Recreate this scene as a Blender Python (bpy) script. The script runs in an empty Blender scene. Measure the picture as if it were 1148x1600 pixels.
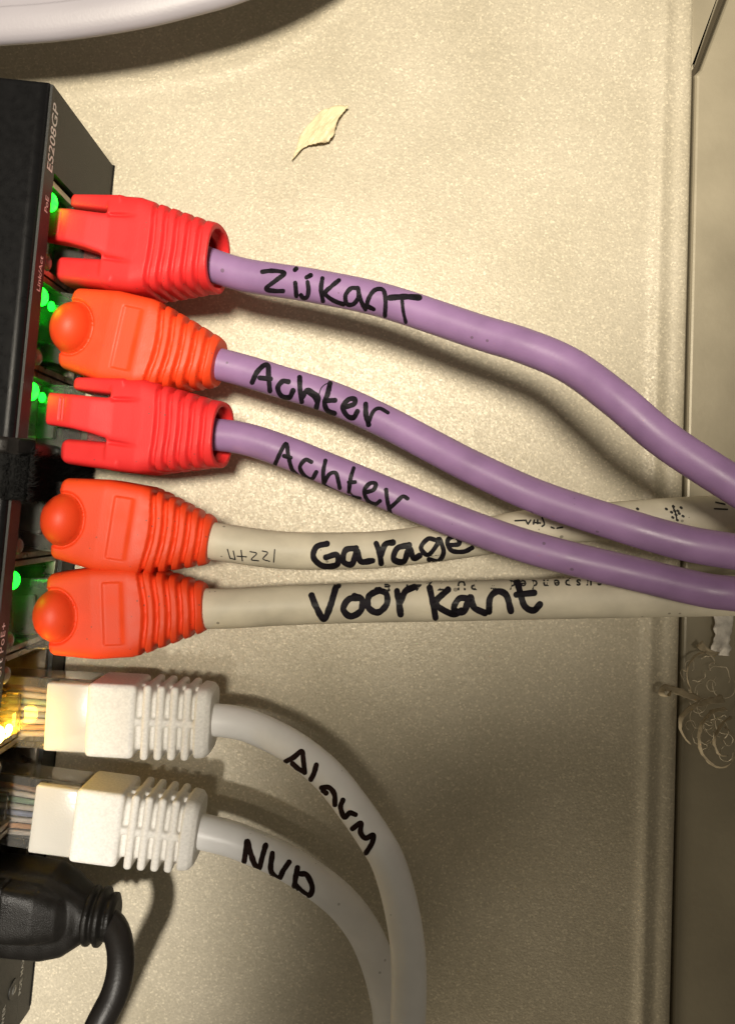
import bpy, bmesh, math, random
from mathutils import Vector, Matrix, noise
from mathutils.bvhtree import BVHTree

random.seed(7)
S = 0.001                       # everything is modelled in millimetres, scaled to metres
D, F = 135.0, 1231.0            # camera height above the panel (mm), focal length in photo pixels
scene = bpy.context.scene
COL = scene.collection

# ------------------------------------------------------------------ camera, light, exposure
cam_d = bpy.data.cameras.new('camera'); cam = bpy.data.objects.new('camera', cam_d); COL.objects.link(cam)
cam.location = (0, 0, D * S)
cam_d.sensor_fit = 'HORIZONTAL'; cam_d.sensor_width = 36.0; cam_d.lens = 36.0 * F / 1148.0
cam_d.clip_start = 0.005; cam_d.clip_end = 10.0
scene.camera = cam

world = bpy.data.worlds.new('World'); scene.world = world; world.use_nodes = True
bg = world.node_tree.nodes['Background']
bg.inputs[0].default_value = (1.0, 0.87, 0.66, 1); bg.inputs[1].default_value = 0.15

def spot(name, loc, target, watts, colour, half_deg, blend, radius):
    d = bpy.data.lights.new(name, 'SPOT'); d.energy = watts; d.color = colour
    d.spot_size = math.radians(2 * half_deg); d.spot_blend = blend; d.shadow_soft_size = radius * S
    o = bpy.data.objects.new(name, d); COL.objects.link(o)
    o.location = Vector(loc) * S
    o.rotation_euler = (Vector(target) - Vector(loc)).to_track_quat('-Z', 'Y').to_euler()
    return o
spot('work_lamp', (-12, 40, 480), (-40, 150, 0), 15.8, (1.0, 0.905, 0.745), 21.0, 0.25, 42)
spot('side_lamp', (-46, -75, 330), (-86, -68, 0), 7.4, (1.0, 0.93, 0.82), 13.8, 1.0, 10)
spot('bead_fill', (-50, -205, 24), (52, -62, 0), 0.75, (1.0, 0.88, 0.68), 13.0, 0.9, 8)  # added grazing fill that brightens the right-hand bead, not a known source

scene.view_settings.view_transform = 'Standard'; scene.view_settings.look = 'None'
scene.view_settings.exposure = 0.0; scene.view_settings.gamma = 1.0
scene.view_settings.use_curve_mapping = False
scene.render.engine = 'CYCLES'
scene.cycles.use_denoising = True
scene.cycles.max_bounces = 8; scene.cycles.transmission_bounces = 8

# ------------------------------------------------------------------ helpers
def W(px, py, z):
    """photo pixel + height over the panel (mm) -> world point in mm"""
    k = (D - z) / F
    return Vector(((px - 574) * k, (800 - py) * k, z))

def new_mat(name):
    m = bpy.data.materials.new(name); m.use_nodes = True
    return m, m.node_tree, m.node_tree.nodes['Principled BSDF']

def mat(name, col, rough=0.5, metal=0.0, bump=0.0, bscale=1500, var=0.0, vscale=250, spec=0.5, sss=0.0, trans=0.0, ior=1.45, coat=0.0, emit=None, estr=0.0, rvar=0.0, specks=0.0, sscale=420):
    m, nt, b = new_mat(name)
    b.inputs['Base Color'].default_value = (*col, 1); b.inputs['Roughness'].default_value = rough
    b.inputs['Metallic'].default_value = metal; b.inputs['Specular IOR Level'].default_value = spec
    b.inputs['IOR'].default_value = ior; b.inputs['Transmission Weight'].default_value = trans
    b.inputs['Coat Weight'].default_value = coat
    if sss:
        b.inputs['Subsurface Weight'].default_value = sss
        b.inputs['Subsurface Radius'].default_value = (1.0, 0.35, 0.2); b.inputs['Subsurface Scale'].default_value = 0.0012
    if emit:
        b.inputs['Emission Color'].default_value = (*emit, 1); b.inputs['Emission Strength'].default_value = estr
    tc = nt.nodes.new('ShaderNodeTexCoord')
    if var:
        n = nt.nodes.new('ShaderNodeTexNoise'); n.inputs['Scale'].default_value = vscale; n.inputs['Detail'].default_value = 5
        nt.links.new(tc.outputs['Object'], n.inputs['Vector'])
        r = nt.nodes.new('ShaderNodeValToRGB')
        r.color_ramp.elements[0].position = 0.3; r.color_ramp.elements[1].position = 0.7
        r.color_ramp.elements[0].color = (*[c * (1 - var) for c in col], 1)
        r.color_ramp.elements[1].color = (*[min(1, c * (1 + var * 0.6)) for c in col], 1)
        nt.links.new(n.outputs['Fac'], r.inputs[0]); nt.links.new(r.outputs[0], b.inputs['Base Color'])
        if rvar:
            mr = nt.nodes.new('ShaderNodeMapRange')
            mr.inputs['From Min'].default_value = 0.3; mr.inputs['From Max'].default_value = 0.7
            mr.inputs['To Min'].default_value = rough - rvar; mr.inputs['To Max'].default_value = rough + rvar
            nt.links.new(n.outputs['Fac'], mr.inputs['Value']); nt.links.new(mr.outputs[0], b.inputs['Roughness'])
    if specks:                                       # scattered grit and scuffs
        vo = nt.nodes.new('ShaderNodeTexVoronoi'); vo.inputs['Scale'].default_value = sscale
        nz = nt.nodes.new('ShaderNodeTexNoise'); nz.inputs['Scale'].default_value = 140; nz.inputs['Detail'].default_value = 4
        nt.links.new(tc.outputs['Object'], vo.inputs['Vector']); nt.links.new(tc.outputs['Object'], nz.inputs['Vector'])
        th = nt.nodes.new('ShaderNodeMapRange'); th.inputs['From Min'].default_value = 0.42; th.inputs['From Max'].default_value = 0.70
        th.inputs['To Min'].default_value = 0.0; th.inputs['To Max'].default_value = 0.16
        nt.links.new(nz.outputs['Fac'], th.inputs['Value'])
        ls = nt.nodes.new('ShaderNodeMath'); ls.operation = 'LESS_THAN'
        nt.links.new(vo.outputs['Distance'], ls.inputs[0]); nt.links.new(th.outputs[0], ls.inputs[1])
        mu = nt.nodes.new('ShaderNodeMath'); mu.operation = 'MULTIPLY'; mu.inputs[1].default_value = specks
        nt.links.new(ls.outputs[0], mu.inputs[0])
        mi = nt.nodes.new('ShaderNodeMix'); mi.data_type = 'RGBA'
        nt.links.new(mu.outputs[0], mi.inputs[0]); mi.inputs[6].default_value = (*col, 1); mi.inputs[7].default_value = (0.06, 0.05, 0.04, 1)
        if var: nt.links.new(r.outputs[0], mi.inputs[6])
        nt.links.new(mi.outputs[2], b.inputs['Base Color'])
    if bump:
        n = nt.nodes.new('ShaderNodeTexNoise'); n.inputs['Scale'].default_value = bscale; n.inputs['Detail'].default_value = 3
        nt.links.new(tc.outputs['Object'], n.inputs['Vector'])
        bp = nt.nodes.new('ShaderNodeBump'); bp.inputs['Strength'].default_value = bump; bp.inputs['Distance'].default_value = 0.0002
        nt.links.new(n.outputs['Fac'], bp.inputs['Height']); nt.links.new(bp.outputs[0], b.inputs['Normal'])
    return m

def panel_mat(name, col, metal, rough, grain, dirt):
    """satin metallic paint: fine orange peel, tiny flakes, their sparkle painted in as paler cells, faint smudges"""
    m, nt, b = new_mat(name); N = nt.nodes.new; L = nt.links.new
    tc = N('ShaderNodeTexCoord')
    big = N('ShaderNodeTexNoise'); big.inputs['Scale'].default_value = 38; big.inputs['Detail'].default_value = 7
    L(tc.outputs['Object'], big.inputs['Vector'])
    fl = N('ShaderNodeTexVoronoi'); fl.inputs['Scale'].default_value = 3400
    L(tc.outputs['Object'], fl.inputs['Vector'])
    sep = N('ShaderNodeSeparateColor'); L(fl.outputs['Color'], sep.inputs[0])
    fr = N('ShaderNodeValToRGB')
    fr.color_ramp.elements[0].position = 0.0; fr.color_ramp.elements[1].position = 1.0
    fr.color_ramp.elements[0].color = (*[c * 0.86 for c in col], 1)
    fr.color_ramp.elements[1].color = (*[min(1, c * 1.30) for c in col], 1)
    e = fr.color_ramp.elements.new(0.86); e.color = (*[c * 1.04 for c in col], 1)
    L(sep.outputs[0], fr.inputs[0])
    mx = N('ShaderNodeMix'); mx.data_type = 'RGBA'; mx.blend_type = 'MULTIPLY'; mx.inputs[0].default_value = 1.0
    dr = N('ShaderNodeValToRGB')
    dr.color_ramp.elements[0].position = 0.30; dr.color_ramp.elements[1].position = 0.62
    dr.color_ramp.elements[0].color = (1 - dirt, 1 - dirt * 1.05, 1 - dirt * 1.25, 1); dr.color_ramp.elements[1].color = (1, 1, 1, 1)
    L(big.outputs['Fac'], dr.inputs[0]); L(fr.outputs[0], mx.inputs[6]); L(dr.outputs[0], mx.inputs[7])
    L(mx.outputs[2], b.inputs['Base Color'])
    b.inputs['Metallic'].default_value = metal
    rr = N('ShaderNodeMapRange'); rr.inputs['To Min'].default_value = rough - 0.10; rr.inputs['To Max'].default_value = rough + 0.10
    L(sep.outputs[1], rr.inputs['Value']); L(rr.outputs[0], b.inputs['Roughness'])
    ns = N('ShaderNodeTexNoise'); ns.inputs['Scale'].default_value = 2300; ns.inputs['Detail'].default_value = 2.0
    L(tc.outputs['Object'], ns.inputs['Vector'])
    bp = N('ShaderNodeBump'); bp.inputs['Strength'].default_value = grain; bp.inputs['Distance'].default_value = 0.0002
    L(ns.outputs['Fac'], bp.inputs['Height']); L(bp.outputs[0], b.inputs['Normal'])
    return m

M = {}
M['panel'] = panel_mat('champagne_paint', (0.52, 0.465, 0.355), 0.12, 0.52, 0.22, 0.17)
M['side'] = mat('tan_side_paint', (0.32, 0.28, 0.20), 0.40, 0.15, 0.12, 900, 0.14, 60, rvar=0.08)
M['gap'] = mat('dark_gap', (0.05, 0.038, 0.02), 0.8)
M['cover'] = mat('pale_cover_plastic', (0.35, 0.33, 0.365), 0.42, 0.0, 0.10, 2500, 0.05, 90)
M['case'] = mat('black_case_paint', (0.006, 0.006, 0.0065), 0.30, 0.0, 0.14, 9000, 0.10, 900, spec=0.14, rvar=0.05)
M['face'] = mat('black_face_paint', (0.024, 0.024, 0.022), 0.55, 0.0, 0.30, 5000, 0.15, 400)
M['ink'] = mat('white_print', (0.80, 0.80, 0.79), 0.6)
M['shield'] = mat('tin_shield', (0.42, 0.37, 0.30), 0.35, 0.9, 0.2, 900, 0.45, 500, rvar=0.12)
M['hollow'] = mat('socket_black', (0.015, 0.014, 0.012), 0.5)
M['gold'] = mat('gold_contact', (0.8, 0.55, 0.2), 0.25, 1.0)
M['led_off'] = mat('led_clear_off', (0.32, 0.31, 0.28), 0.15, trans=0.6)
M['led_green'] = mat('led_green', (0.02, 0.5, 0.03), 0.3, emit=(0.004, 1.0, 0.014), estr=9)
M['led_amber'] = mat('led_amber', (0.8, 0.5, 0.05), 0.3, emit=(1.0, 0.58, 0.05), estr=90)
M['red'] = mat('red_rubber', (0.66, 0.024, 0.026), 0.55, 0, 0.10, 5000, 0.08, 220, spec=0.4, rvar=0.08, specks=0.55, sscale=900)
M['orange'] = mat('orange_rubber', (0.74, 0.056, 0.011), 0.52, 0, 0.12, 5000, 0.08, 220, spec=0.45, rvar=0.08, specks=0.55, sscale=900)
M['purple'] = mat('purple_jacket', (0.285, 0.168, 0.335), 0.44, 0, 0.08, 2500, 0.16, 160, rvar=0.10, specks=0.5)
M['grey'] = mat('grey_jacket', (0.56, 0.51, 0.40), 0.55, 0, 0.10, 2500, 0.20, 150, rvar=0.08, specks=0.6)
M['white'] = mat('white_jacket', (0.83, 0.82, 0.81), 0.36, 0, 0.06, 2500, 0.10, 130, rvar=0.08, specks=0.35)
M['wboot'] = mat('white_boot', (0.78, 0.755, 0.71), 0.55, 0, 0.18, 3500, 0.12, 2500)
M['hood'] = mat('frosted_hood', (0.90, 0.87, 0.80), 0.22, 0, 0.10, 3000, trans=0.5)
M['clear'] = mat('clear_plug', (0.93, 0.92, 0.88), 0.08, trans=0.95, ior=1.49)
M['marker'] = mat('black_marker', (0.008, 0.006, 0.010), 0.6, spec=0.2, var=0.7, vscale=600, rvar=0.2)
M['marker_brown'] = mat('brownish_marker', (0.016, 0.006, 0.005), 0.7, var=0.5, vscale=700, spec=0.15)
M['print'] = mat('jacket_print', (0.02, 0.018, 0.018), 0.7)
M['blackplug'] = mat('black_moulding', (0.010, 0.009, 0.008), 0.40, 0, 0.30, 6000, 0.3, 400, rvar=0.1, spec=0.25)
M['cord'] = mat('black_cord', (0.012, 0.010, 0.009), 0.45, 0, 0.15, 2500, 0.2, 300)
M['strap'] = mat('black_loop_fabric', (0.012, 0.012, 0.012), 0.9, 0, 0.9, 2500, 0.4, 900, spec=0.15)
M['fuzz'] = mat('black_fibre', (0.012, 0.012, 0.012), 0.85, spec=0.2)
M['flake'] = mat('dried_paint', (0.74, 0.63, 0.40), 0.5, 0, 0.25, 900, 0.10, 500)
M['peel'] = mat('peeled_film', (0.40, 0.33, 0.22), 0.7, 0, 0.5, 900, 0.30, 500, trans=0.0)
M['thread'] = mat('pale_fibre', (0.62, 0.54, 0.40), 0.7)
M['tape'] = mat('frayed_tape', (0.66, 0.62, 0.56), 0.55, 0, 0.6, 1200, 0.30, 700)
for k, c in dict(orange=(0.62, 0.34, 0.18), green=(0.28, 0.42, 0.30), blue=(0.30, 0.34, 0.50), brown=(0.34, 0.22, 0.15), pale=(0.75, 0.68, 0.62)).items():
    M['wire_' + k] = mat('wire_' + k, c, 0.4)

def link(name, me, m=None, parent=None, smooth=False):
    o = bpy.data.objects.new(name, me); COL.objects.link(o)
    if m is not None and not me.materials: me.materials.append(m)
    if parent is not None: o.parent = parent
    if smooth:
        for p in me.polygons: p.use_smooth = True
    return o

def root_of(o):
    while o.parent: o = o.parent
    return o

def from_pts(name, verts, faces, m, parent=None, smooth=False, local=False):
    """verts in mm; world mm unless local (then in the thing's own frame)"""
    if parent is not None and not local:
        inv = root_of(parent).matrix_basis.inverted()
        vs = [inv @ (Vector(v) * S) for v in verts]
    else:
        vs = [Vector(v) * S for v in verts]
    me = bpy.data.meshes.new(name); me.from_pydata(vs, [], faces); me.update()
    bm = bmesh.new(); bm.from_mesh(me); bmesh.ops.recalc_face_normals(bm, faces=bm.faces); bm.to_mesh(me); bm.free()
    return link(name, me, m, parent, smooth)

def bm_obj(name, bm, m, parent=None, smooth=False):
    """bm in mm in the thing's own frame"""
    bmesh.ops.scale(bm, vec=(S, S, S), verts=bm.verts)
    me = bpy.data.meshes.new(name); bm.to_mesh(me); bm.free()
    return link(name, me, m, parent, smooth)

def thing(name, label, cat, loc=(0, 0, 0), rz=0.0, group=None, pitch=0.0):
    o = bpy.data.objects.new(name, None); COL.objects.link(o); o.empty_display_size = 0.005
    o.location = Vector(loc) * S; o.matrix_basis = Matrix.Translation(Vector(loc) * S) @ Matrix.Rotation(rz, 4, 'Z') @ Matrix.Rotation(-pitch, 4, 'Y')
    return tag(o, label, cat, group)

def tag(o, label, cat, group=None):
    o['label'] = label; o['category'] = cat
    if group: o['group'] = group
    return o

def add_box(bm, x0, x1, y0, y1, z0, z1, bev=0.0, seg=2):
    r = bmesh.ops.create_cube(bm, size=1.0)
    vs = r['verts']
    bmesh.ops.scale(bm, vec=(x1 - x0, y1 - y0, z1 - z0), verts=vs)
    bmesh.ops.translate(bm, vec=((x0 + x1) / 2, (y0 + y1) / 2, (z0 + z1) / 2), verts=vs)
    if bev:
        es = list({e for v in vs for e in v.link_edges})
        bmesh.ops.bevel(bm, geom=es, offset=bev, segments=seg, affect='EDGES', profile=0.5)

def add_loft(bm, secs, n=48):
    """secs: (x, half_w, half_h, y_c, z_c, exponent) closed loft along x"""
    rings = []
    for x, hw, hh, yc, zc, e in secs:
        ring = []
        for i in range(n):
            t = 2 * math.pi * i / n; c, s = math.cos(t), math.sin(t)
            ring.append(bm.verts.new((x, yc + hw * math.copysign(abs(c) ** (2 / e), c), zc + hh * math.copysign(abs(s) ** (2 / e), s))))
        rings.append(ring)
    for a, b in zip(rings, rings[1:]):
        for i in range(n):
            j = (i + 1) % n
            bm.faces.new((a[i], a[j], b[j], b[i]))
    bm.faces.new(rings[0][::-1]); bm.faces.new(rings[-1])

def add_ball(bm, c, r):
    q = bmesh.ops.create_uvsphere(bm, u_segments=40, v_segments=24, radius=1.0)
    bmesh.ops.scale(bm, vec=r, verts=q['verts']); bmesh.ops.translate(bm, vec=c, verts=q['verts'])

def remeshed(bm, voxel, iters=4, disp=None):
    """union of closed shapes -> one moulded skin (mm)"""
    bmesh.ops.recalc_face_normals(bm, faces=bm.faces)
    me = bpy.data.meshes.new('tmp'); bm.to_mesh(me); bm.free()
    o = bpy.data.objects.new('tmp', me); COL.objects.link(o)
    md = o.modifiers.new('r', 'REMESH'); md.mode = 'VOXEL'; md.voxel_size = voxel
    if iters:
        ms = o.modifiers.new('s', 'SMOOTH'); ms.iterations = iters; ms.factor = 0.5
    bpy.context.view_layer.update()
    dg = bpy.context.evaluated_depsgraph_get()
    out = bpy.data.meshes.new_from_object(o.evaluated_get(dg))
    bpy.data.objects.remove(o); bpy.data.meshes.remove(me)
    if disp:
        for v in out.vertices:
            v.co = v.co + disp(v.co)
    out.transform(Matrix.Scale(S, 4)); out.update()
    for p in out.polygons: p.use_smooth = True
    return out

def smoothstep(a, b, x):
    t = max(0.0, min(1.0, (x - a) / (b - a))); return t * t * (3 - 2 * t)

def spline(pts, step=0.6):
    """Catmull-Rom through Vectors, resampled"""
    P = [pts[0] * 2 - pts[1]] + list(pts) + [pts[-1] * 2 - pts[-2]]
    out = []
    for i in range(1, len(P) - 2):
        n = max(2, int((P[i + 1] - P[i]).length / step))
        for k in range(n):
            t = k / n
            a, b, c, d = P[i - 1], P[i], P[i + 1], P[i + 2]
            out.append(0.5 * ((2 * b) + (c - a) * t + (2 * a - 5 * b + 4 * c - d) * t * t + (3 * b - a - 3 * c + d) * t ** 3))
    out.append(pts[-1].copy())
    return out

def tube_geo(path, r, n=28):
    verts, faces = [], []
    T0 = (path[1] - path[0]).normalized()
    up = Vector((0, 0, 1)); side = T0.cross(up).normalized(); up = side.cross(T0)
    for i, p in enumerate(path):
        t = (path[min(i + 1, len(path) - 1)] - path[max(i - 1, 0)]).normalized()
        side = (side - t * side.dot(t)).normalized(); up = side.cross(t)
        rr = r(i / (len(path) - 1)) if callable(r) else r
        for k in range(n):
            a = 2 * math.pi * k / n
            verts.append(p + side * (rr * math.cos(a)) + up * (rr * math.sin(a)))
    for i in range(len(path) - 1):
        for k in range(n):
            j = (k + 1) % n
            faces.append((i * n + k, i * n + j, (i + 1) * n + j, (i + 1) * n + k))
    faces.append(tuple(range(n))[::-1]); faces.append(tuple(range((len(path) - 1) * n, len(path) * n)))
    return verts, faces

# ------------------------------------------------------------------ the panel and its right hand neighbour
def seg_dist(p, poly):
    best = 1e9
    for a, b in zip(poly, poly[1:]):
        ab = b - a; t = max(0, min(1, (p - a).dot(ab) / ab.dot(ab))); best = min(best, (p - a - ab * t).length)
    return best

def edge_x(py):                                     # right edge of the panel in photo pixels
    return 1084 - (py - 120) * (1084 - 1049) / 1480.0
bead_a = [W(x, y, 0).to_2d() for x, y in ((-250, 178), (-100, 163), (98, 146), (244, 129), (330, 113), (390, 97), (439, 73), (488, 43), (537, 5), (580, -40), (640, -120), (690, -220))]
def panel_h(x, y):
    px, py = x * F / D + 574, 800 - y * F / D
    h = 0.0
    p = Vector((x, y))
    if py < 230 and px < 720:
        h += 0.26 * math.exp(-(seg_dist(p, bead_a) / 0.9) ** 2)
        above = -1
    e = edge_x(py) - px                             # pixels inside the right edge
    h += 0.50 * math.exp(-((e - 48) / 11.0) ** 2)   # raised bead along the edge
    h += 0.14 * math.exp(-((e - 17) / 9.0) ** 2)
    if e < 9: h -= (9 - e) ** 2 * 0.012             # edge rolls down
    h += 0.05 * noise.noise(Vector((x * 0.05, y * 0.05, 3.0)))
    return h
def build_panel():
    verts, faces = [], []
    us = [-260 + i * 12 for i in range(90)]
    us = [u for u in us if u < 540]
    rows = [-240 + i * 9 for i in range(230)]
    NX = 0
    for py in rows:
        ex = edge_x(py)
        xs = [-260 + i * 8 for i in range(150)]
        xs = [x for x in xs if x < 920] + [ex - e for e in range(120, -1, -3)]
        NX = len(xs)
        for px in xs:
            w = W(px, py, 0); verts.append((w.x, w.y, panel_h(w.x, w.y)))
    NY = len(rows)
    for r in range(NY - 1):
        for c in range(NX - 1):
            faces.append((r * NX + c, r * NX + c + 1, (r + 1) * NX + c + 1, (r + 1) * NX + c))
    base = len(verts)                                # rim going down so that the sheet has thickness
    rim = [r * NX + NX - 1 for r in range(NY)]
    for i in rim:
        v = verts[i]; verts.append((v[0], v[1], -4.0))
    for k in range(NY - 1):
        faces.append((rim[k], base + k, base + k + 1, rim[k + 1]))
    o = from_pts('metal_panel', verts, faces, M['panel'], None, True)
    o['kind'] = 'structure'
    return o
panel = build_panel()

def prism(poly, z0, z1, bev, name, m, parent=None):
    bm = bmesh.new()
    vs = [bm.verts.new((p.x, p.y, z1)) for p in poly]
    f = bm.faces.new(vs)
    if f.normal.z < 0: f.normal_flip()
    ex = bmesh.ops.extrude_face_region(bm, geom=[f])
    nv = [g for g in ex['geom'] if isinstance(g, bmesh.types.BMVert)]
    bmesh.ops.translate(bm, vec=(0, 0, z0 - z1), verts=nv)
    bmesh.ops.recalc_face_normals(bm, faces=bm.faces)
    if bev:
        es = [e for e in bm.edges if all(abs(v.co.z - z1) < 1e-6 for v in e.verts)]
        bmesh.ops.bevel(bm, geom=es, offset=bev, segments=3, affect='EDGES', profile=0.5)
    return bm_obj(name, bm, m, parent, False)

back = prism([Vector(p) for p in ((25, 110), (110, 110), (110, -120), (25, -120))], -6, -3.6, 0, 'backing_board', M['gap'])
back['kind'] = 'structure'
def P2(px, py): return W(px, py, 0).to_2d()
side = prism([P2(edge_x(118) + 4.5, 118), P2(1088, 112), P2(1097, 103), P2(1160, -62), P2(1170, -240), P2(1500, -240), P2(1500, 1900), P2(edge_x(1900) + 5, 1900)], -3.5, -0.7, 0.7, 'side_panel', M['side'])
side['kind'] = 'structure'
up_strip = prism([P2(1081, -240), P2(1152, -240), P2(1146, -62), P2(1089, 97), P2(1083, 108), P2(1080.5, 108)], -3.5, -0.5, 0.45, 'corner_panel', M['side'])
up_strip['kind'] = 'structure'
# ------------------------------------------------------------------ overhanging cover at the top left
def build_cover():
    edge = spline([W(x, y, 14) for x, y in ((-330, 84), (-160, 74), (0, 63), (80, 57), (150, 48), (230, 34), (300, 17), (370, -3), (450, -36), (530, -82), (600, -140), (650, -210), (690, -300), (700, -380))], 1.2)
    # profile: (inward offset, z)
    prof = [(16, 13.0), (4.0, 12.0), (0.8, 12.0), (0.3, 12.2), (0.05, 12.6), (0.0, 13.1), (0.25, 13.7), (0.8, 14.15), (1.6, 14.5), (2.8, 14.85), (4.2, 15.1), (4.6, 15.0), (4.9, 14.4), (5.3, 14.2), (7.5, 14.3), (16, 14.9)]
    verts, faces = [], []
    n = len(prof)
    for i, p in enumerate(edge):
        t = (edge[min(i + 1, len(edge) - 1)] - edge[max(i - 1, 0)]); t.z = 0; t.normalize()
        inw = Vector((-t.y, t.x, 0))
        for o, z in prof: 
            q = p + inw * o; verts.append((q.x, q.y, z))
    for i in range(len(edge) - 1):
        for k in range(n):
            j = (k + 1) % n
            faces.append((i * n + k, i * n + j, (i + 1) * n + j, (i + 1) * n + k))
    faces.append(tuple(range(n))); faces.append(tuple(range((len(edge) - 1) * n, len(edge) * n)))
    o = from_pts('plastic_cover', verts, faces, M['cover'], None, True)
    tag(o, 'pale lilac grey plastic cover with curved rim above the black switch', 'cover')
build_cover()

# ------------------------------------------------------------------ network switch
TH = math.atan(0.1)                                 # the front of the switch leans a little in the picture
SW0 = Vector((-43.3, 60.0, 0))
switch = thing('network_switch', 'black metal network switch with a row of lit ports along its edge', 'network switch', SW0, -TH)
# own frame: x out of the front, y along the front (negative = down the picture), z up
H, LEN, DEP = 27.5, 146.0, 80.0
bm = bmesh.new(); add_box(bm, -DEP, -12.5, -LEN + .6, -1.5, 0.4, H - 1.35, 0.0)
bm_obj('chassis', bm, M['hollow'], switch)
bm = bmesh.new(); add_box(bm, -DEP, -0.35, -LEN, -.9, H - 1.3, H, 0.0)
es = [e for e in bm.edges if all(v.co.z > H - .1 for v in e.verts)]
bmesh.ops.bevel(bm, geom=es, offset=1.25, segments=6, affect='EDGES', profile=0.5)
tc_o = bm_obj('top_cover', bm, M['case'], switch, True)
tc_o.modifiers.new('normals', 'WEIGHTED_NORMAL').weight = 100
PZ0, PZ1 = 5.6, 23.1
PY = [44.75 - 60 - 13.78 * k + 3.0 for k in range(8)]    # upper limit of each port bay
y_top, y_bot = PY[0] + 0.4, PY[7] - 13.9
bm = bmesh.new()
add_box(bm, -1.2, 0, -LEN, -.9, PZ1, H - 1.31)
add_box(bm, -1.2, 0, -LEN, -.9, 0.35, PZ0)
add_box(bm, -1.2, 0, y_top, -.9, PZ0, PZ1)
bm_obj('front_plate', bm, M['face'], switch)
bm = bmesh.new(); add_box(bm, -1.2, 0, -LEN + 6, y_bot, PZ0 + .01, PZ1 - .01); add_box(bm, -1.2, -0.01, -LEN, -LEN + 6.01, 3.5, PZ1)
bm_obj('jack_plate', bm, M['face'], switch)
bm = bmesh.new(); add_box(bm, -DEP, 0.15, -LEN + 0.8, -.65, 0.0, 0.34)
bm_obj('base_plate', bm, M['case'], switch)
for sa, sb in ((-1.45, -0.9), (-LEN, -LEN + .5)):
    bm = bmesh.new(); add_box(bm, -DEP, -1.21, sa, sb, 0.36, H - 1.4); bm_obj('side_plate', bm, M['case'], switch)

LED_STATE = ['g-', 'g-', 'g-', '--', 'g-', '-a', '--', '--']
def led(parent, y, z, state, guide=False):
    bm = bmesh.new(); add_ball(bm, (-1.1, y, z - .2), (0.95, 1.35, 1.5)); add_box(bm, -2.4, -1.1, y - 1.1, y + 1.1, z - 1.25, z + .9, .2, 1)
    bmesh.ops.translate(bm, vec=(0, 0, 0), verts=bm.verts)
    bm_obj('led', bm, M[{'g': 'led_green', 'a': 'led_amber', '-': 'led_off'}[state]], parent, True)
    if state == 'a' or guide:                                # light guide showing the same colour lower down
        bm = bmesh.new(); add_ball(bm, (-1.3, y - .3, z - 4.6), (.5, .75, .6))
        bm_obj('light_guide', bm, M[{'g': 'led_green', 'a': 'led_amber'}[state]], parent, True)
for k in range(8):
    y1 = PY[k] - 0.15; y0 = y1 - 13.45
    bm = bmesh.new()
    x0, x1 = -11.5, -0.7
    add_box(bm, x0, x1, y0, y0 + 0.8, PZ0, PZ1 - .05); add_box(bm, x0, x1, y1 - 0.8, y1, PZ0, PZ1 - .05)       # side walls of the shield
    add_box(bm, x0, x1 - .6, y0 + .8, y1 - .8, PZ1 - 0.6, PZ1 - .1); add_box(bm, x0, x1, y0 + .8, y1 - .8, PZ0, PZ0 + 1.1)
    add_box(bm, x0, x1 - .9, y0 + .8, y0 + 2.6, PZ1 - 2.3, PZ1 - .6) if k % 2 else None
    socket = bm_obj('port_socket', bm, M['shield'], switch)
    bm = bmesh.new()
    add_box(bm, x0, x0 + .6, y0 + .8, y1 - .8, PZ0 + 1.1, PZ1 - .6)
    add_box(bm, x0 + .6, x1 - 1.5, y0 + 3.9, y1 - 3.9, PZ1 - 3.4, PZ1 - .6)
    bm_obj('socket_insert', bm, M['hollow'], socket)
    bm = bmesh.new()                                 # bent grounding spring at each wall
    for yy, sg in ((y0, 1), (y1, -1)):
        path = [Vector((x1 + .1, yy + sg * .9, 17)), Vector((x1 + .6, yy + sg * 1.1, 13)), Vector((x1 + .2, yy + sg * 1.3, 9.5))]
        for a, b in zip(path, path[1:]):
            q = [bm.verts.new(a), bm.verts.new(b), bm.verts.new(b + Vector((-.9, sg * .25, 0))), bm.verts.new(a + Vector((-.9, sg * .25, 0)))]
            bm.faces.new(q)
    bm_obj('spring', bm, M['shield'], socket)
    st = LED_STATE[k]
    led(socket, PY[k] - 3.0, PZ1 - 1.95, st[0], k in (1, 2)); led(socket, PY[k] - 11.8, PZ1 - 1.95, st[1])

def face_text(body, size, y, z, name='lettering', italic=0.0, spacing=1.0):
    """white print on the front face, reading up the picture; (y, z) = start and middle of the line"""
    c = bpy.data.curves.new('t', 'FONT'); c.body = body; c.size = size; c.space_character = spacing; c.shear = italic; c.offset = 0.012 * size
    o = bpy.data.objects.new('t', c); COL.objects.link(o); bpy.context.view_layer.update()
    me = bpy.data.meshes.new_from_object(o.evaluated_get(bpy.context.evaluated_depsgraph_get()))
    bpy.data.objects.remove(o); bpy.data.curves.remove(c)
    ys = [v.co.y for v in me.vertices]; mid = 0.35 * size
    for v in me.vertices:
        v.co = Vector((0.03, y + v.co.x, z - (-(v.co.y - mid)))) * S
    me.update()
    link(name, me, M['ink'], switch)
face_text('ES208GP', 2.5, -12.4, H - 2.75, spacing=1.03)
face_text('PoE', 1.5, -18.1, H - 2.9)
face_text('Link/Act', 1.45, -29.2, H - 3.0, spacing=1.02)
face_text('with 8-Port PoE+', 1.9, -91.0, H - 2.7, spacing=1.12)
face_text('POE MAX', 1.35, -140.2, 5.4, spacing=1.1)
face_text('POWER', 1.4, -143.6, 11.2, spacing=1.1)
bm = bmesh.new()
q = bmesh.ops.create_cone(bm, cap_ends=True, segments=32, radius1=1.55, radius2=1.55, depth=0.3)
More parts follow.
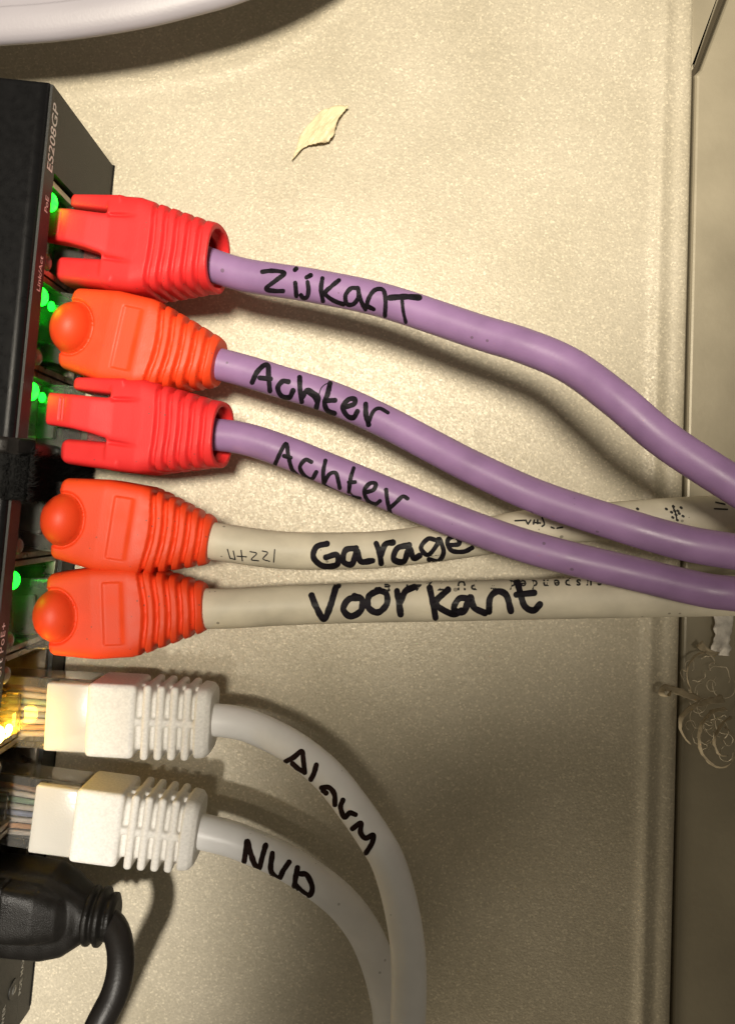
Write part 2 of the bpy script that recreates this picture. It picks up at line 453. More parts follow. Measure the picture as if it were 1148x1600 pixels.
bmesh.ops.rotate(bm, cent=(0, 0, 0), matrix=Matrix.Rotation(math.pi / 2, 3, 'Y'), verts=bm.verts)
bmesh.ops.translate(bm, vec=(0.0, -137.4, 8.4), verts=bm.verts)
hole = bm_obj('indicator_hole', bm, M['hollow'], switch)
bm = bmesh.new(); add_ball(bm, (0.05, -137.6, 8.3), (0.35, 0.75, 0.75)); bm_obj('indicator_lens', bm, M['led_off'], hole, True)

# ------------------------------------------------------------------ fabric strap round the switch, between ports three and four
def build_strap():
    st = thing('fabric_strap', 'fuzzy black hook and loop strap wrapped over the black switch', 'strap', SW0, -TH)
    yc0, yc1 = -58.6, -51.3
    prof = [(-60, H + .05), (-3, H + .05), (-.3, H - .2), (.35, H - 1.2), (.45, 14), (.6, 1.0), (.5, .3)]
    def sheet(off, y0, y1, name, m):
        verts, faces = [], []
        path = spline([Vector((a, 0, b)) for a, b in prof], 0.7)
        nx = 9
        for i, p in enumerate(path):
            t = (path[min(i + 1, len(path) - 1)] - path[max(i - 1, 0)]).normalized(); nrm = Vector((-t.z, 0, t.x)) * -1
            if nrm.z < -.5: nrm = -nrm
            for k in range(nx):
                y = y0 + (y1 - y0) * k / (nx - 1)
                w = off + 0.12 * noise.noise(Vector((p.x * .6, y * .7, p.z * .6 + off)))
                nn = Vector((1, 0, 0)) if p.x > 0 else Vector((0, 0, 1))
                q = p + nn * (w if 0 < k < nx - 1 else w - .3); verts.append((q.x, y + 0.25 * noise.noise(Vector((p.x * .4, p.z * .4, y))), q.z))
        for i in range(len(path) - 1):
            for k in range(nx - 1):
                faces.append((i * nx + k, i * nx + k + 1, (i + 1) * nx + k + 1, (i + 1) * nx + k))
        return from_pts(name, verts, faces, m, st, True, local=True), path
    _, path = sheet(0.75, yc0, yc1, 'band', M['strap'])
    sheet(1.1, yc1 - 1.1, yc1 + 1.2, 'band_edge', M['cord'])
    verts, faces = [], []
    rnd = random.Random(3)
    for i in range(15000):                            # loop pile
        p = path[rnd.randrange(len(path))] if rnd.random() < .6 else path[-rnd.randrange(1, 60)]
        y = rnd.uniform(yc0, yc1 - 0.4)
        nn = Vector((1, 0, 0)) if p.x > 0 else Vector((0, 0, 1))
        b = p + nn * .7 + Vector((rnd.uniform(-.4, .4) if p.x < 0 else 0, 0, rnd.uniform(-.4, .4) if p.x > 0 else 0)); b.y = y
        d = (nn + Vector((rnd.uniform(-1, 1), rnd.uniform(-1, 1), rnd.uniform(-1, 1))) * .9).normalized() * rnd.uniform(.4, 1.3)
        s = d.cross(Vector((rnd.random(), rnd.random(), rnd.random()))).normalized() * .035
        c = len(verts)
        mid = b + d * .6 + s * 3
        verts += [b - s, b + s, mid + s, mid - s, b + d + Vector((0, .12, -.1))]
        faces += [(c, c + 1, c + 2, c + 3), (c + 3, c + 2, c + 4)]
    f = from_pts('fibres', verts, faces, M['fuzz'], st, False, local=True); f['kind'] = 'stuff'
build_strap()

# ------------------------------------------------------------------ moulded boots (own frame: x along the cable, z up)
def ribs(v, x0, pitch, n, depth, width, bend):
    x = v.x + bend * (v.y * v.y) - bend * 12
    d = 0.0
    for k in range(n):
        c = x0 + k * pitch
        d = max(d, smoothstep(width, width * .35, abs(x - c)))
    r = Vector((0, v.y, v.z)); L = r.length
    if L < 1e-6: return Vector((0, 0, 0))
    return -r / L * depth * d

def boot_dome():
    bm = bmesh.new()
    add_loft(bm, [(0, 5.9, 5.2, 0, 0, 7), (.5, 6.2, 5.5, 0, 0, 7), (7, 6.95, 5.7, 0, 0, 8), (12.6, 6.85, 5.6, 0, 0, 7), (14.2, 6.6, 5.4, 0, 0, 5.5), (19, 5.2, 4.8, 0, 0, 3.6), (23, 3.95, 4.0, 0, 0, 2.6), (23.7, 3.55, 3.6, 0, 0, 2.4)])
    add_ball(bm, (1.1, -0.1, 4.6), (3.35, 3.9, 3.7))
    def disp(v):
        d = Vector((0, 0, 0))
        if v.x > 13.5: 
            k = 0.5 + 0.5 * smoothstep(0, 3, abs(v.y) + 1.2)
            d += ribs(v, 14.9, 1.78, 5, 0.85 * k, 0.52, 0.022)
        if v.z > 4.2 and 6 < v.x < 13:
            m = smoothstep(8.6, 9.0, v.x) * smoothstep(12.2, 11.2, v.x) * smoothstep(4.75, 4.5, abs(v.y))
            d.z -= 0.24 * m
        dd = math.hypot((v.x - 1.1) / 3.35, (v.y + .1) / 3.9)   # moat round the ball
        if v.z > 4.5 and dd > 1.0: d.z -= 0.55 * smoothstep(1.13, 1.02, dd)
        return d
    return remeshed(bm, 0.17, 4, disp)

def boot_tongue():
    bm = bmesh.new()
    add_loft(bm, [(7.6, 6.95, 5.6, 0, 0, 7), (12.4, 6.95, 5.6, 0, 0, 7), (13.8, 6.7, 5.5, 0, 0, 6), (18.5, 5.9, 5.2, 0, 0, 4), (23, 5.05, 5.0, 0, 0, 2.8), (24.2, 4.95, 4.95, 0, 0, 2.6), (24.25, 4.2, 4.2, 0, 0, 2.3), (20.8, 4.1, 4.1, 0, 0, 2.3)])
    add_loft(bm, [(0.8, .85, 4.9, 5.4, -.2, 5), (1.3, 1.05, 5.2, 5.5, -.1, 6), (9.5, 1.45, 5.5, 5.45, 0, 6)], 32)
    add_loft(bm, [(-.4, 1.7, 4.7, -4.6, -.3, 4), (.3, 1.95, 5.1, -4.65, -.2, 5), (9.5, 2.1, 5.5, -4.8, 0, 6)], 32)
    add_box(bm, 0.2, 9, -5, 5, -5.4, -3.8)
    add_loft(bm, [(-2.5, 2.2, 1.1, 1.3, 4.9, 5), (-2.1, 2.4, 1.4, 1.3, 5.1, 6), (2, 2.5, 1.6, 1.15, 5.15, 7), (5, 2.7, 1.6, .9, 4.85, 7), (8.5, 3.1, 1.5, .55, 4.35, 8), (13.2, 3.4, 1.3, .4, 4.25, 8)], 40)
    def disp(v):
        d = Vector((0, 0, 0))
        if v.x > 13.2: d += ribs(v, 15.3, 1.8, 5, 0.75, 0.50, 0.012)
        if v.z > 4.5 and 8 < v.x < 13:
            w = 3.0 + (v.x - 8) * .06
            d.z -= 0.45 * smoothstep(.42, .1, abs(abs(v.y - .3) - w - .15)) * smoothstep(13, 9, v.x)
        if v.z > 5.5 and v.x < 3 and abs(v.y - 1.3) < 1.6:
            d.z -= 0.20 * smoothstep(.22, .05, abs(v.x - .15)) + 0.16 * smoothstep(.2, .05, abs(v.x - .75))
        return d
    return remeshed(bm, 0.17, 4, disp)

def boot_white():
    bm = bmesh.new()
    add_box(bm, 8.1, 15.4, -5.55, 5.55, -4.6, 4.6, 0.7, 3)
    add_loft(bm, [(14.5, 4.7, 3.55, 0, 0, 6), (25.5, 4.3, 3.2, 0, 0, 6)], 32)
    for k in range(4):
        x = 16.35 + k * 2.0
        hw = 5.65 - .05 * k; hh = 4.5 - .12 * k
        add_box(bm, x, x + 1.25, -hw, hw, -hh, hh, 0.5, 3)
    add_loft(bm, [(24.2, 5.2, 4.3, 0, 0, 5), (24.5, 5.45, 4.5, 0, 0, 5), (25.8, 5.3, 4.3, 0, 0, 5), (26.5, 4.7, 3.9, 0, 0, 4)], 40)
    add_box(bm, 15, 24.4, -.55, .55, -4.15, 4.15, .3, 2)
    for s in (-1, 1): add_box(bm, 15, 24.4, s * 4.6 - .45, s * 4.6 + .45, -1.2, 1.2, .3, 2)
    return remeshed(bm, 0.17, 3, None)
BOOT_DOME, BOOT_TONGUE, BOOT_WHITE = boot_dome(), boot_tongue(), boot_white()
for me_ in (BOOT_DOME, BOOT_TONGUE): me_.transform(Matrix.Diagonal((0.95, 1, 1, 1)))
BOOT_DOME.materials.append(M['orange']); BOOT_TONGUE.materials.append(M['red']); BOOT_WHITE.materials.append(M['wboot'])

def plug_mesh():
    bm = bmesh.new()
    add_box(bm, -8, 8.0, -5.45, 5.45, -3.6, 2.2, .25, 2)
    add_box(bm, -8, -2.5, -3.0, 3.0, 2.3, 3.6, .2, 1)
    bmesh.ops.scale(bm, vec=(S, S, S), verts=bm.verts)
    me = bpy.data.meshes.new('plug'); bm.to_mesh(me); bm.free(); me.materials.append(M['clear']); return me
PLUG = plug_mesh()

# ------------------------------------------------------------------ writing on a jacket
class Ink:
    def __init__(self, verts, faces):
        self.bvh = BVHTree.FromPolygons([Vector(v) for v in verts], faces)
        self.o = Vector((0, 0, D))
    def hit(self, px, py, lift):
        d = (W(px, py, 0) - self.o).normalized()
        loc, nrm, i, dist = self.bvh.ray_cast(self.o, d)
        if loc is None:
            loc, nrm, i, dist = self.bvh.find_nearest(W(px, py, 14))
        if nrm.z < 0 and nrm.dot(d) > 0: nrm = -nrm
        return loc + nrm * lift

def stroke_geo(ink, pts, width, verts, faces, lift=0.05, taper=True):
    """pts in photo pixels, a felt pen line laid on the jacket"""
    P = [Vector((x, y, 0)) for x, y in pts]
    if len(P) == 1: P = [P[0], P[0] + Vector((1.5, 1, 0))]
    path = spline(P, 1.6) if len(P) > 2 else [P[0].lerp(P[1], t / 6) for t in range(7)]
    n = len(path); base = len(verts); prev = 0
    seed = pts[0][0] * 0.37
    rows = []
    first_t = (path[1] - path[0]).normalized(); last_t = (path[-1] - path[-2]).normalized()
    ext = []
    r = width / 2
    for a in (0.95, 0.7, 0.35): ext.append((path[0] - first_t * r * a, first_t, math.sqrt(1 - a * a)))
    for i, p in enumerate(path):
        t = (path[min(i + 1, n - 1)] - path[max(i - 1, 0)])
        t = t.normalized() if t.length > 1e-6 else first_t
        ext.append((p, t, 1.0))
    for a in (0.35, 0.7, 0.95): ext.append((path[-1] + last_t * r * a, last_t, math.sqrt(1 - a * a)))
    for i, (p, t, k) in enumerate(ext):
        s = Vector((-t.y, t.x, 0))
        w = r * k * (1 + 0.16 * noise.noise(Vector((i * .22, seed, 0))))
        for f in (-1, -.5, 0, .5, 1):
            q = p + s * w * f; h = ink.hit(q.x, q.y, lift)
            verts.append(h)
    for i in range(len(ext) - 1):
        for k in range(4):
            a = base + i * 5 + k
            faces.append((a, a + 1, a + 6, a + 5))

def crop(strokes, ox, oy, k):
    return [[(ox + x * k, oy + y * k) for x, y in s] for s in strokes]

def flat_text(ink, body, size_px, x, y, rot, verts, faces, lift=0.05, spacing=1.0):
    c = bpy.data.curves.new('t', 'FONT'); c.body = body; c.size = size_px; c.space_character = spacing; c.resolution_u = 2; c.offset = 0.03 * size_px
    o = bpy.data.objects.new('t', c); COL.objects.link(o); bpy.context.view_layer.update()
    me = bpy.data.meshes.new_from_object(o.evaluated_get(bpy.context.evaluated_depsgraph_get()))
    bpy.data.objects.remove(o); bpy.data.curves.remove(c)
    base = len(verts); ca, sa = math.cos(rot), math.sin(rot)
    for v in me.vertices:
        u, w = v.co.x, v.co.y
        verts.append(ink.hit(x + u * ca + w * sa, y + u * sa - w * ca, lift))
    for p in me.polygons: faces.append(tuple(base + i for i in p.vertices))
    bpy.data.meshes.remove(me)

# ------------------------------------------------------------------ patch cables
PZ = 13.0
def patch_cable(label, cat_group, front, rear, boot_me, jacket_mat, radius, way, boot_x, shift=0.0, words=(), pen=7.5, pen_mat='marker', prints=None, white=False, pitch=0.0):
    a, b = W(*front, PZ), W(*rear, PZ)
    d = (b - a); ang = math.atan2(d.y, d.x)
    loc = a + d.normalized() * shift
    t = thing('patch_cable', label, 'network cable', loc, ang, cat_group, math.radians(pitch))
    bo = link('boot', boot_me, None, t)
    pl = link('plug', PLUG, None, t)
    ax = d.normalized() * math.cos(math.radians(pitch)) + Vector((0, 0, math.sin(math.radians(pitch))))
    start = [loc + ax * (boot_x - 7), loc + ax * (boot_x - 2.5)]
    path = spline(start + [W(*w) for w in way], 0.8)
    v, f = tube_geo(path, radius)
    jk = from_pts('jacket', v, f, jacket_mat, t, True)
    ink = Ink(v, f)
    if words:
        vs, fs = [], []
        for s, wd in words: stroke_geo(ink, s, wd, vs, fs)
        from_pts('handwriting', vs, fs, M[pen_mat], jk)
    if prints:
        for pr in prints:
            vs, fs = [], []
            pr(ink, vs, fs)
            from_pts('printed_marking', vs, fs, M['print'], jk)
    if white:
        bm = bmesh.new(); add_box(bm, 1.8, 8.4, -5.15, 5.15, 2.3, 4.0, .4, 3)
        bm_obj('plug_hood', bm, M['hood'], t, True)
        names = ['pale', 'orange', 'pale', 'blue', 'pale', 'green', 'pale', 'brown']
        for k in range(8):
            y = -3.55 + k * 1.014
            vv, ff = tube_geo([Vector((-7.5, y, .6)), Vector((-3, y, .9)), Vector((3, y * .9, 1.0)), Vector((8.2, y * .6, .8))], .42, 8)
            from_pts('wire', vv, ff, M['wire_' + names[k]], pl, True, local=True)
        for k in range(8):
            bm = bmesh.new(); y = -3.55 + k * 1.014
            add_box(bm, -7.6, -4.5, y - .15, y + .15, 1.4, 3.1); bm_obj('contact', bm, M['gold'], pl)
    return t

def pen(strokes, w): return [(s, w) for s in strokes]
Z = crop([[(168, 150), (225, 145), (285, 157), (240, 195), (188, 237), (230, 249), (278, 250)], [(342, 208), (345, 240), (348, 276)], [(340, 141), (347, 134)],
          [(407, 205), (412, 245), (405, 280), (385, 287), (372, 272)], [(402, 180), (424, 168)],
          [(485, 185), (478, 240), (488, 302)], [(572, 195), (535, 225), (500, 262), (540, 298), (596, 320)],
          [(672, 236), (635, 238), (607, 275), (615, 318), (650, 318), (676, 280), (672, 238), (688, 300), (712, 346)],
          [(755, 346), (722, 325), (735, 278), (765, 245), (805, 247), (818, 300), (815, 380)],
          [(840, 287), (880, 284), (930, 282), (996, 287)], [(905, 300), (912, 360), (925, 415)]], 360, 380, .2962)
Z_words = [(s, 7.0) for s in Z]; Z_words[9] = (Z[9], 9.5); Z_words[10] = (Z[10], 5.5)
A1 = crop([[(122, 205), (148, 150), (185, 113), (210, 112), (214, 170), (222, 252)], [(165, 180), (225, 186)], [(325, 202), (292, 200), (266, 235), (285, 278), (330, 288), (352, 250)],
           [(388, 178), (390, 240), (400, 312)], [(402, 290), (430, 250), (460, 262), (492, 290), (482, 346)], [(440, 262), (470, 285), (485, 310)],
           [(558, 212), (545, 270), (528, 320), (545, 362), (584, 378)], [(530, 308), (586, 306)], [(640, 345), (692, 328), (695, 300), (660, 303), (630, 345), (655, 392), (690, 402), (712, 368)],
           [(758, 328), (760, 390), (775, 442)], [(775, 430), (800, 370), (835, 352), (882, 376)]], 360, 540, .2787)
A1_words = [(s, 8.0) for s in A1] + pen(crop([[(496, 275), (508, 240), (530, 218), (552, 212)]], 360, 540, .2787), 1.6); A1_words[10] = (A1[10], 6.0)
A2 = crop([[(250, 665), (270, 620), (298, 565), (315, 553), (325, 620), (345, 690), (372, 722)], [(300, 618), (338, 628)], [(454, 652), (420, 640), (390, 680), (415, 728), (455, 747), (482, 708)],
           [(532, 645), (520, 710), (524, 772)], [(526, 766), (555, 720), (590, 714), (605, 760), (613, 797)], [(690, 688), (672, 750), (664, 818)], [(664, 766), (698, 765)],
           [(760, 822), (802, 808), (814, 775), (780, 773), (750, 815), (770, 868), (810, 888), (838, 870)], [(872, 808), (880, 870), (897, 944)], [(890, 912), (925, 882), (965, 846), (992, 858)]], 360, 540, .2787)
A2_words = [(s, 6.6) for s in A2] + pen(crop([[(524, 775), (590, 812), (650, 838), (730, 858)], [(664, 815), (690, 840), (730, 850)]], 360, 540, .2787), 2.6)
G = crop([[(378, 138), (345, 148), (336, 180), (365, 206), (408, 202), (408, 172), (374, 180)], [(468, 152), (435, 158), (428, 192), (455, 200), (470, 160), (482, 192), (518, 190)],
          [(530, 138), (540, 165), (545, 198)], [(545, 172), (558, 140), (582, 134)], [(632, 142), (595, 152), (584, 185), (615, 192), (632, 152), (645, 182), (664, 174)],
          [(718, 128), (690, 123), (668, 150), (690, 172), (718, 140), (724, 122), (738, 162), (722, 190), (692, 186)], [(752, 142), (786, 138), (776, 114), (750, 128), (762, 158), (800, 162), (826, 150)]], 320, 780, .5052)
V = crop([[(330, 298), (345, 335), (368, 370), (388, 330), (405, 275), (412, 268)], [(478, 305), (445, 310), (428, 340), (450, 362), (482, 345), (486, 312), (462, 300)],
          [(540, 282), (508, 300), (506, 335), (535, 350), (562, 325), (560, 292), (532, 282)], [(594, 285), (600, 320), (605, 356)], [(604, 320), (620, 286), (648, 272)],
          [(695, 275), (705, 320), (713, 366)], [(752, 280), (714, 322), (765, 355), (792, 344)], [(818, 308), (786, 308), (770, 340), (800, 348), (820, 302), (832, 335), (866, 352)],
          [(878, 348), (882, 305), (905, 286), (932, 298), (946, 346)], [(965, 253), (975, 290), (988, 330), (1015, 344), (1036, 325)], [(963, 296), (1018, 290)]], 320, 780, .5052)
AL = crop([[(108, 205), (160, 178), (210, 142), (222, 200), (230, 276)], [(152, 218), (190, 252), (230, 272)], [(304, 228), (290, 280), (270, 320)],
           [(338, 374), (385, 372), (420, 415), (424, 482)], [(348, 392), (368, 408)], [(475, 453), (460, 500), (485, 562), (518, 535), (554, 546)],
           [(536, 636), (590, 600), (588, 660), (620, 697), (668, 676), (660, 730), (622, 792)]], 420, 1140, .2439)
NV = crop([[(238, 382), (252, 290), (265, 200), (300, 320), (335, 410), (372, 442), (400, 340), (430, 236)], [(490, 310), (478, 460), (545, 535), (590, 460), (640, 388)],
           [(715, 438), (700, 520), (690, 602)], [(698, 590), (760, 655), (825, 682), (848, 610), (800, 505), (740, 492)]], 340, 1280, .1742)

def print_voorkant(ink, v, f):
    flat_text(ink, 'suspended * PU 7241 E', 20.0, 940, 905.5, math.pi - 0.014, v, f, spacing=1.75)
def print_garage_start(ink, v, f):
    for s in crop([[(70, 155), (78, 182)], [(88, 160), (94, 186)], [(78, 182), (94, 186)], [(112, 158), (116, 190)], [(100, 176), (128, 178)], [(140, 162), (160, 168), (144, 186), (166, 190)], [(178, 160), (194, 166), (180, 184), (200, 192)], [(216, 156), (213, 194)]], 320, 780, .5052):
        stroke_geo(ink, s, 2.0, v, f)
def print_garage_end(ink, v, f):
    for x, y in ((1040, 795), (1048, 800), (1051, 791), (1053, 798), (1055, 804), (1060, 802), (1063, 793), (1066, 806), (1050, 808), (1057, 812), (995, 795), (1058, 798)):
        stroke_geo(ink, [(x, y), (x + 1.5, y + 1)], 3.8, v, f)
    stroke_geo(ink, [(1051, 792), (1055, 802), (1057, 812)], 2.6, v, f)
    for s in ([(1118, 785), (1132, 788)], [(1116, 795), (1136, 796)]): stroke_geo(ink, s, 2.6, v, f)
def print_garage_mid(ink, v, f):
    for s in crop([[(182, 208), (222, 206)], [(228, 205), (236, 220)], [(238, 222), (250, 205)], [(262, 215), (292, 218)], [(266, 205), (262, 222)], [(280, 205), (280, 220)], [(300, 195), (310, 222), (300, 232)], [(340, 236), (352, 240)], [(366, 240), (390, 236)]], 740, 740, .3554):
        stroke_geo(ink, s, 2.8, v, f)

patch_cable('purple network cable marked Zijkant with red clip boot, nearest the top', 'purple network cables', (106, 384), (338, 415), BOOT_TONGUE, M['purple'], 2.45,
            [(375, 428, 16.8), (487, 446, 18.6), (600, 470, 20.5), (743, 517, 23.5), (820, 541, 25.5), (891, 572, 27), (965, 626, 29.5), (1039, 688, 31), (1148, 759, 33), (1270, 835, 34)], 20.5, 1.5, Z_words, prints=None, pitch=9)
patch_cable('purple network cable marked Achter with orange ball boot, second from top', 'purple network cables', (119, 520), (340, 570), BOOT_DOME, M['purple'], 2.45,
            [(378, 578, 14.8), (440, 597, 15.4), (520, 622, 16.2), (600, 658, 17.6), (680, 700, 19), (740, 731, 20.5), (834, 774, 22.5), (939, 810, 25), (1060, 846, 27.5), (1148, 862, 29), (1270, 880, 30)], 20.5, 0.7, A1_words, pitch=5)
patch_cable('purple network cable marked Achter with red clip boot, third from top', 'purple network cables', (103, 659), (340, 682), BOOT_TONGUE, M['purple'], 2.45,
            [(375, 684, 16.3), (440, 704, 16.8), (520, 736, 17.2), (600, 769, 17.6), (680, 802, 18.3), (740, 825, 18.8), (811, 850, 20), (889, 872, 21.3), (989, 896, 22.8), (1095, 921, 24), (1148, 928, 25), (1270, 942, 26)], 20.5, 2.4, A2_words, pitch=9)
patch_cable('grey network cable marked Garage with orange ball boot', 'grey network cables', (94, 807), (325, 844), BOOT_DOME, M['grey'], 2.95,
            [(350, 848, 12.6), (446, 860, 11), (572, 860, 10.2), (648, 853, 10), (724, 843, 10.2), (775, 835, 10.5), (825, 826, 11), (967, 813, 12), (1070, 806, 13), (1148, 803, 14), (1270, 799, 15)], 20.5, 1.3, pen(G[:5], 9.4) + pen(G[5:], 7.4), prints=[print_garage_start, print_garage_mid, print_garage_end])
patch_cable('grey network cable marked Voorkant with orange ball boot', 'grey network cables', (77, 956), (322, 948), BOOT_DOME, M['grey'], 3.12,
            [(350, 951, 12.6), (446, 946, 12), (572, 942, 12), (724, 939, 13), (900, 935, 14), (1060, 932, 15), (1148, 930, 15.5), (1270, 926, 16)], 20.5, 1.8, pen(V, 10.2), prints=[print_voorkant])
patch_cable('white network cable marked Alarm with white ribbed boot', 'white network cables', (68, 1109), (335, 1124), BOOT_WHITE, M['white'], 2.5,
            [(368, 1129, 13.2), (410, 1143, 14), (462, 1171, 15.5), (512, 1212, 17.5), (553, 1263, 19.5), (586, 1311, 20.5), (608, 1352, 21), (627, 1420, 22), (638, 1500, 23), (637, 1600, 23.5), (625, 1720, 23.5)], 25.5, 0, pen(AL, 8.2), pen_mat='marker_brown', white=True)
patch_cable('white network cable marked NVD with white ribbed boot', 'white network cables', (48, 1262), (316, 1297), BOOT_WHITE, M['white'], 2.65,
            [(350, 1308, 12.6), (390, 1322, 12.3), (433, 1341, 12), (478, 1367, 12), (530, 1407, 12), (566, 1452, 12), (588, 1500, 12), (602, 1550, 12), (609, 1600, 12), (610, 1720, 12)], 25.5, 0, pen(NV, 8.6), pen_mat='marker_brown', white=True)

# ------------------------------------------------------------------ black power lead
def build_power():
    a, b = W(-6, 1415, 17), W(170, 1432, 17); d = b - a
    t = thing('power_lead', 'black power lead with moulded plug and stiff bent cord', 'power cable', a, math.atan2(d.y, d.x))
    bm = bmesh.new()
    add_loft(bm, [(-4, 6.7, 4.6, -.2, -1.2, 6), (3, 6.9, 4.7, -.3, -1.2, 6), (8, 6.8, 4.7, -.5, -1.1, 5), (11, 5.8, 4.5, -.6, -.8, 4), (13.3, 4.2, 4.2, -.2, -.1, 3), (14.6, 3.4, 3.6, 0, .2, 2.4)])
    add_loft(bm, [(-4, 4.3, 3.2, 1.5, 2.7, 7), (2.3, 4.4, 3.3, 1.5, 2.8, 7)])
    add_loft(bm, [(2.9, 4.5, 3.6, 1.5, 2.9, 6), (7.5, 4.4, 3.5, 1.2, 2.8, 4), (10.6, 3.5, 2.9, .7, 2.2, 3), (12.4, 2.2, 2.0, .3, 1.6, 2.4)])
    add_box(bm, 2.0, 3.2, -2.4, 5.4, -2, 5.3)
    bmesh.ops.scale(bm, vec=(1, .93, .95), verts=bm.verts)
    me = remeshed(bm, 0.2, 4, None)
    me.materials.append(M['blackplug']); link('plug_body', me, None, t)
    bm = bmesh.new()
    for k, (x, r) in enumerate(((14.5, 4.1), (16.1, 4.1), (17.5, 3.4))):
        add_loft(bm, [(x - .7, r - .7, r - .5, 0, .2, 2), (x - .3, r, r, 0, .2, 2.2), (x + .3, r, r, 0, .2, 2.2), (x + .7, r - .7, r - .7, 0, .2, 2)], 32)
    add_loft(bm, [(13, 3.2, 3.2, 0, .2, 2), (18, 2.5, 2.5, 0, .2, 2)], 32)
    me = remeshed(bm, 0.2, 3, None); me.materials.append(M['blackplug']); link('strain_relief', me, None, t)
    path = spline([W(140, 1428, 17.2), W(160, 1432, 17.5), W(181, 1455, 19), W(189, 1500, 21), W(180, 1550, 22.5), W(152, 1608, 24), W(100, 1720, 25), W(40, 1860, 24), W(0, 2000, 20)], .7)
    v, f = tube_geo(path, 1.95); from_pts('cord', v, f, M['cord'], t, True)
build_power()

# ------------------------------------------------------------------ flake of dried paint on the panel
def build_flake():
    out = [(456, 254), (460, 243), (464, 231), (468, 213), (476, 202), (485, 191), (494, 181), (503, 172.5), (515, 170), (524, 167.7), (535, 168.5), (545, 170.7), (541, 175), (537, 179), (533, 185), (529, 191), (526, 199), (524, 208), (522, 214), (520, 218), (514, 225), (507, 227), (501, 228), (491, 229), (482, 230), (474, 234), (468, 238), (462, 244)]
    fine = []
    for i, p in enumerate(out):                        # ragged outline
        q = out[(i + 1) % len(out)]
        for k in range(4):
            t = k / 4; x, y = p[0] + (q[0] - p[0]) * t, p[1] + (q[1] - p[1]) * t
            fine.append((x + 1.1 * noise.noise(Vector((x * .35, y * .35, 2))), y + 1.1 * noise.noise(Vector((x * .35, y * .35, 9)))))
    out = fine
    c = Vector((500, 203)); n = len(out); rings = 12
    verts, faces = [], []
    axis = Vector((0.62, -0.78))                      # the long direction in the picture
    crossd = Vector((0.78, 0.62))                     # towards the lifted edge
    def z_of(p):
        k = (p - c).dot(crossd) / 22.0
        a = abs((p - c).dot(axis)) / 52.0
        lift = 0.15 + 1.9 * smoothstep(-1.0, 1.0, k) * (1 - .6 * a) + .35 * a * a
        return lift + 0.22 * noise.noise(Vector((p.x * .09, p.y * .09, 1.5))) + .12 * noise.noise(Vector((p.x * .25, p.y * .25, 4))) - 0.75 * smoothstep(.7, 1.05, k) + .16 * noise.noise(Vector(((p - c).dot(crossd) * .35, (p - c).dot(axis) * .08, 6)))
    for r in range(1, rings + 1):
        for x, y in out:
            p = c + (Vector((x, y)) - c) * (r / rings)
            w = W(p.x, p.y, 0); verts.append(Vector((w.x, w.y, z_of(p))))
    w = W(c.x, c.y, 0); verts.append(Vector((w.x, w.y, z_of(c)))); ci = len(verts) - 1
    for r in range(rings - 1):
        for i in range(n):
            j = (i + 1) % n; faces.append((r * n + i, r * n + j, (r + 1) * n + j, (r + 1) * n + i))
    for i in range(n): faces.append((ci, (i + 1) % n, i))
    top = len(verts)
    verts += [v - Vector((0, 0, .2)) for v in verts]
    faces += [tuple(top + i for i in f[::-1]) for f in faces]
    e = (rings - 1) * n
    for i in range(n):
        j = (i + 1) % n; faces.append((e + i, e + j, top + e + j, top + e + i))
    o = from_pts('paint_flake', verts, faces, M['flake'], None, True)
    tag(o, 'small pointed cream flake of dried paint lifting off the panel', 'paint flake')
build_flake()

# ------------------------------------------------------------------ peeled curls and frayed tape at the right edge
def ribbon(name, pts, width, tilt, label, m, thick=.05, frill=.32, seed=1, cat='peeled film'):
    """pts: (px, py, z); width mm; tilt: how far the strip stands on edge"""
    path = spline([W(*p) for p in pts], .35); n = len(path)
    verts, faces = [], []; nx = 6
    for i, p in enumerate(path):
        t = (path[min(i + 1, n - 1)] - path[max(i - 1, 0)]).normalized()
        s = t.cross(Vector((0, 0, 1)))
        s = s.normalized() if s.length > 1e-4 else Vector((1, 0, 0))
        k = i / (n - 1)
        a = tilt(k) if callable(tilt) else tilt
        wd = s * math.cos(a) + s.cross(t) * -math.sin(a)
        ww = width(k) if callable(width) else width
        for j in range(nx):
            f = j / (nx - 1) - .5
            jag = frill * noise.noise(Vector((i * .35, j * .8, seed))) if j in (0, nx - 1) else frill * .4 * noise.noise(Vector((i * .2, j * .5, seed + 7)))
            verts.append(p + wd * (ww * f + (jag if j else -jag)) + Vector((0, 0, frill * .6 * noise.noise(Vector((i * .15, j * .4, seed + 3))))))
    top = len(verts)
    for i in range(n - 1):
        for j in range(nx - 1): faces.append((i * nx + j, i * nx + j + 1, (i + 1) * nx + j + 1, (i + 1) * nx + j))
    o = from_pts(name, verts, faces, m, None, True)
    md = o.modifiers.new('thickness', 'SOLIDIFY'); md.thickness = thick * S
    tag(o, label, cat)
    return o
ribbon('peeled_film', [(1098, 1096, 3.2), (1078, 1088, 3.0), (1058, 1080, 3.2), (1044, 1076, 3.6), (1034, 1078, 4.6), (1035, 1086, 5.2), (1043, 1088, 4.6), (1046, 1081, 3.6)], lambda k: 1.1 + .2 * k, lambda k: .35 + .9 * smoothstep(.45, .9, k), 'short rolled strip of tan peeled film pointing left at the panel edge', M['peel'], seed=1)
ribbon('peeled_film', [(1130, 1092, 2.5), (1108, 1096, 3.6), (1084, 1104, 4.6), (1067, 1118, 5), (1062, 1134, 4.6), (1068, 1150, 3.6), (1078, 1163, 2.4)], lambda k: 1.3 - .9 * k, lambda k: .5 + .8 * k, 'wide curled tan peel hooking down at the panel edge', M['peel'], seed=5)
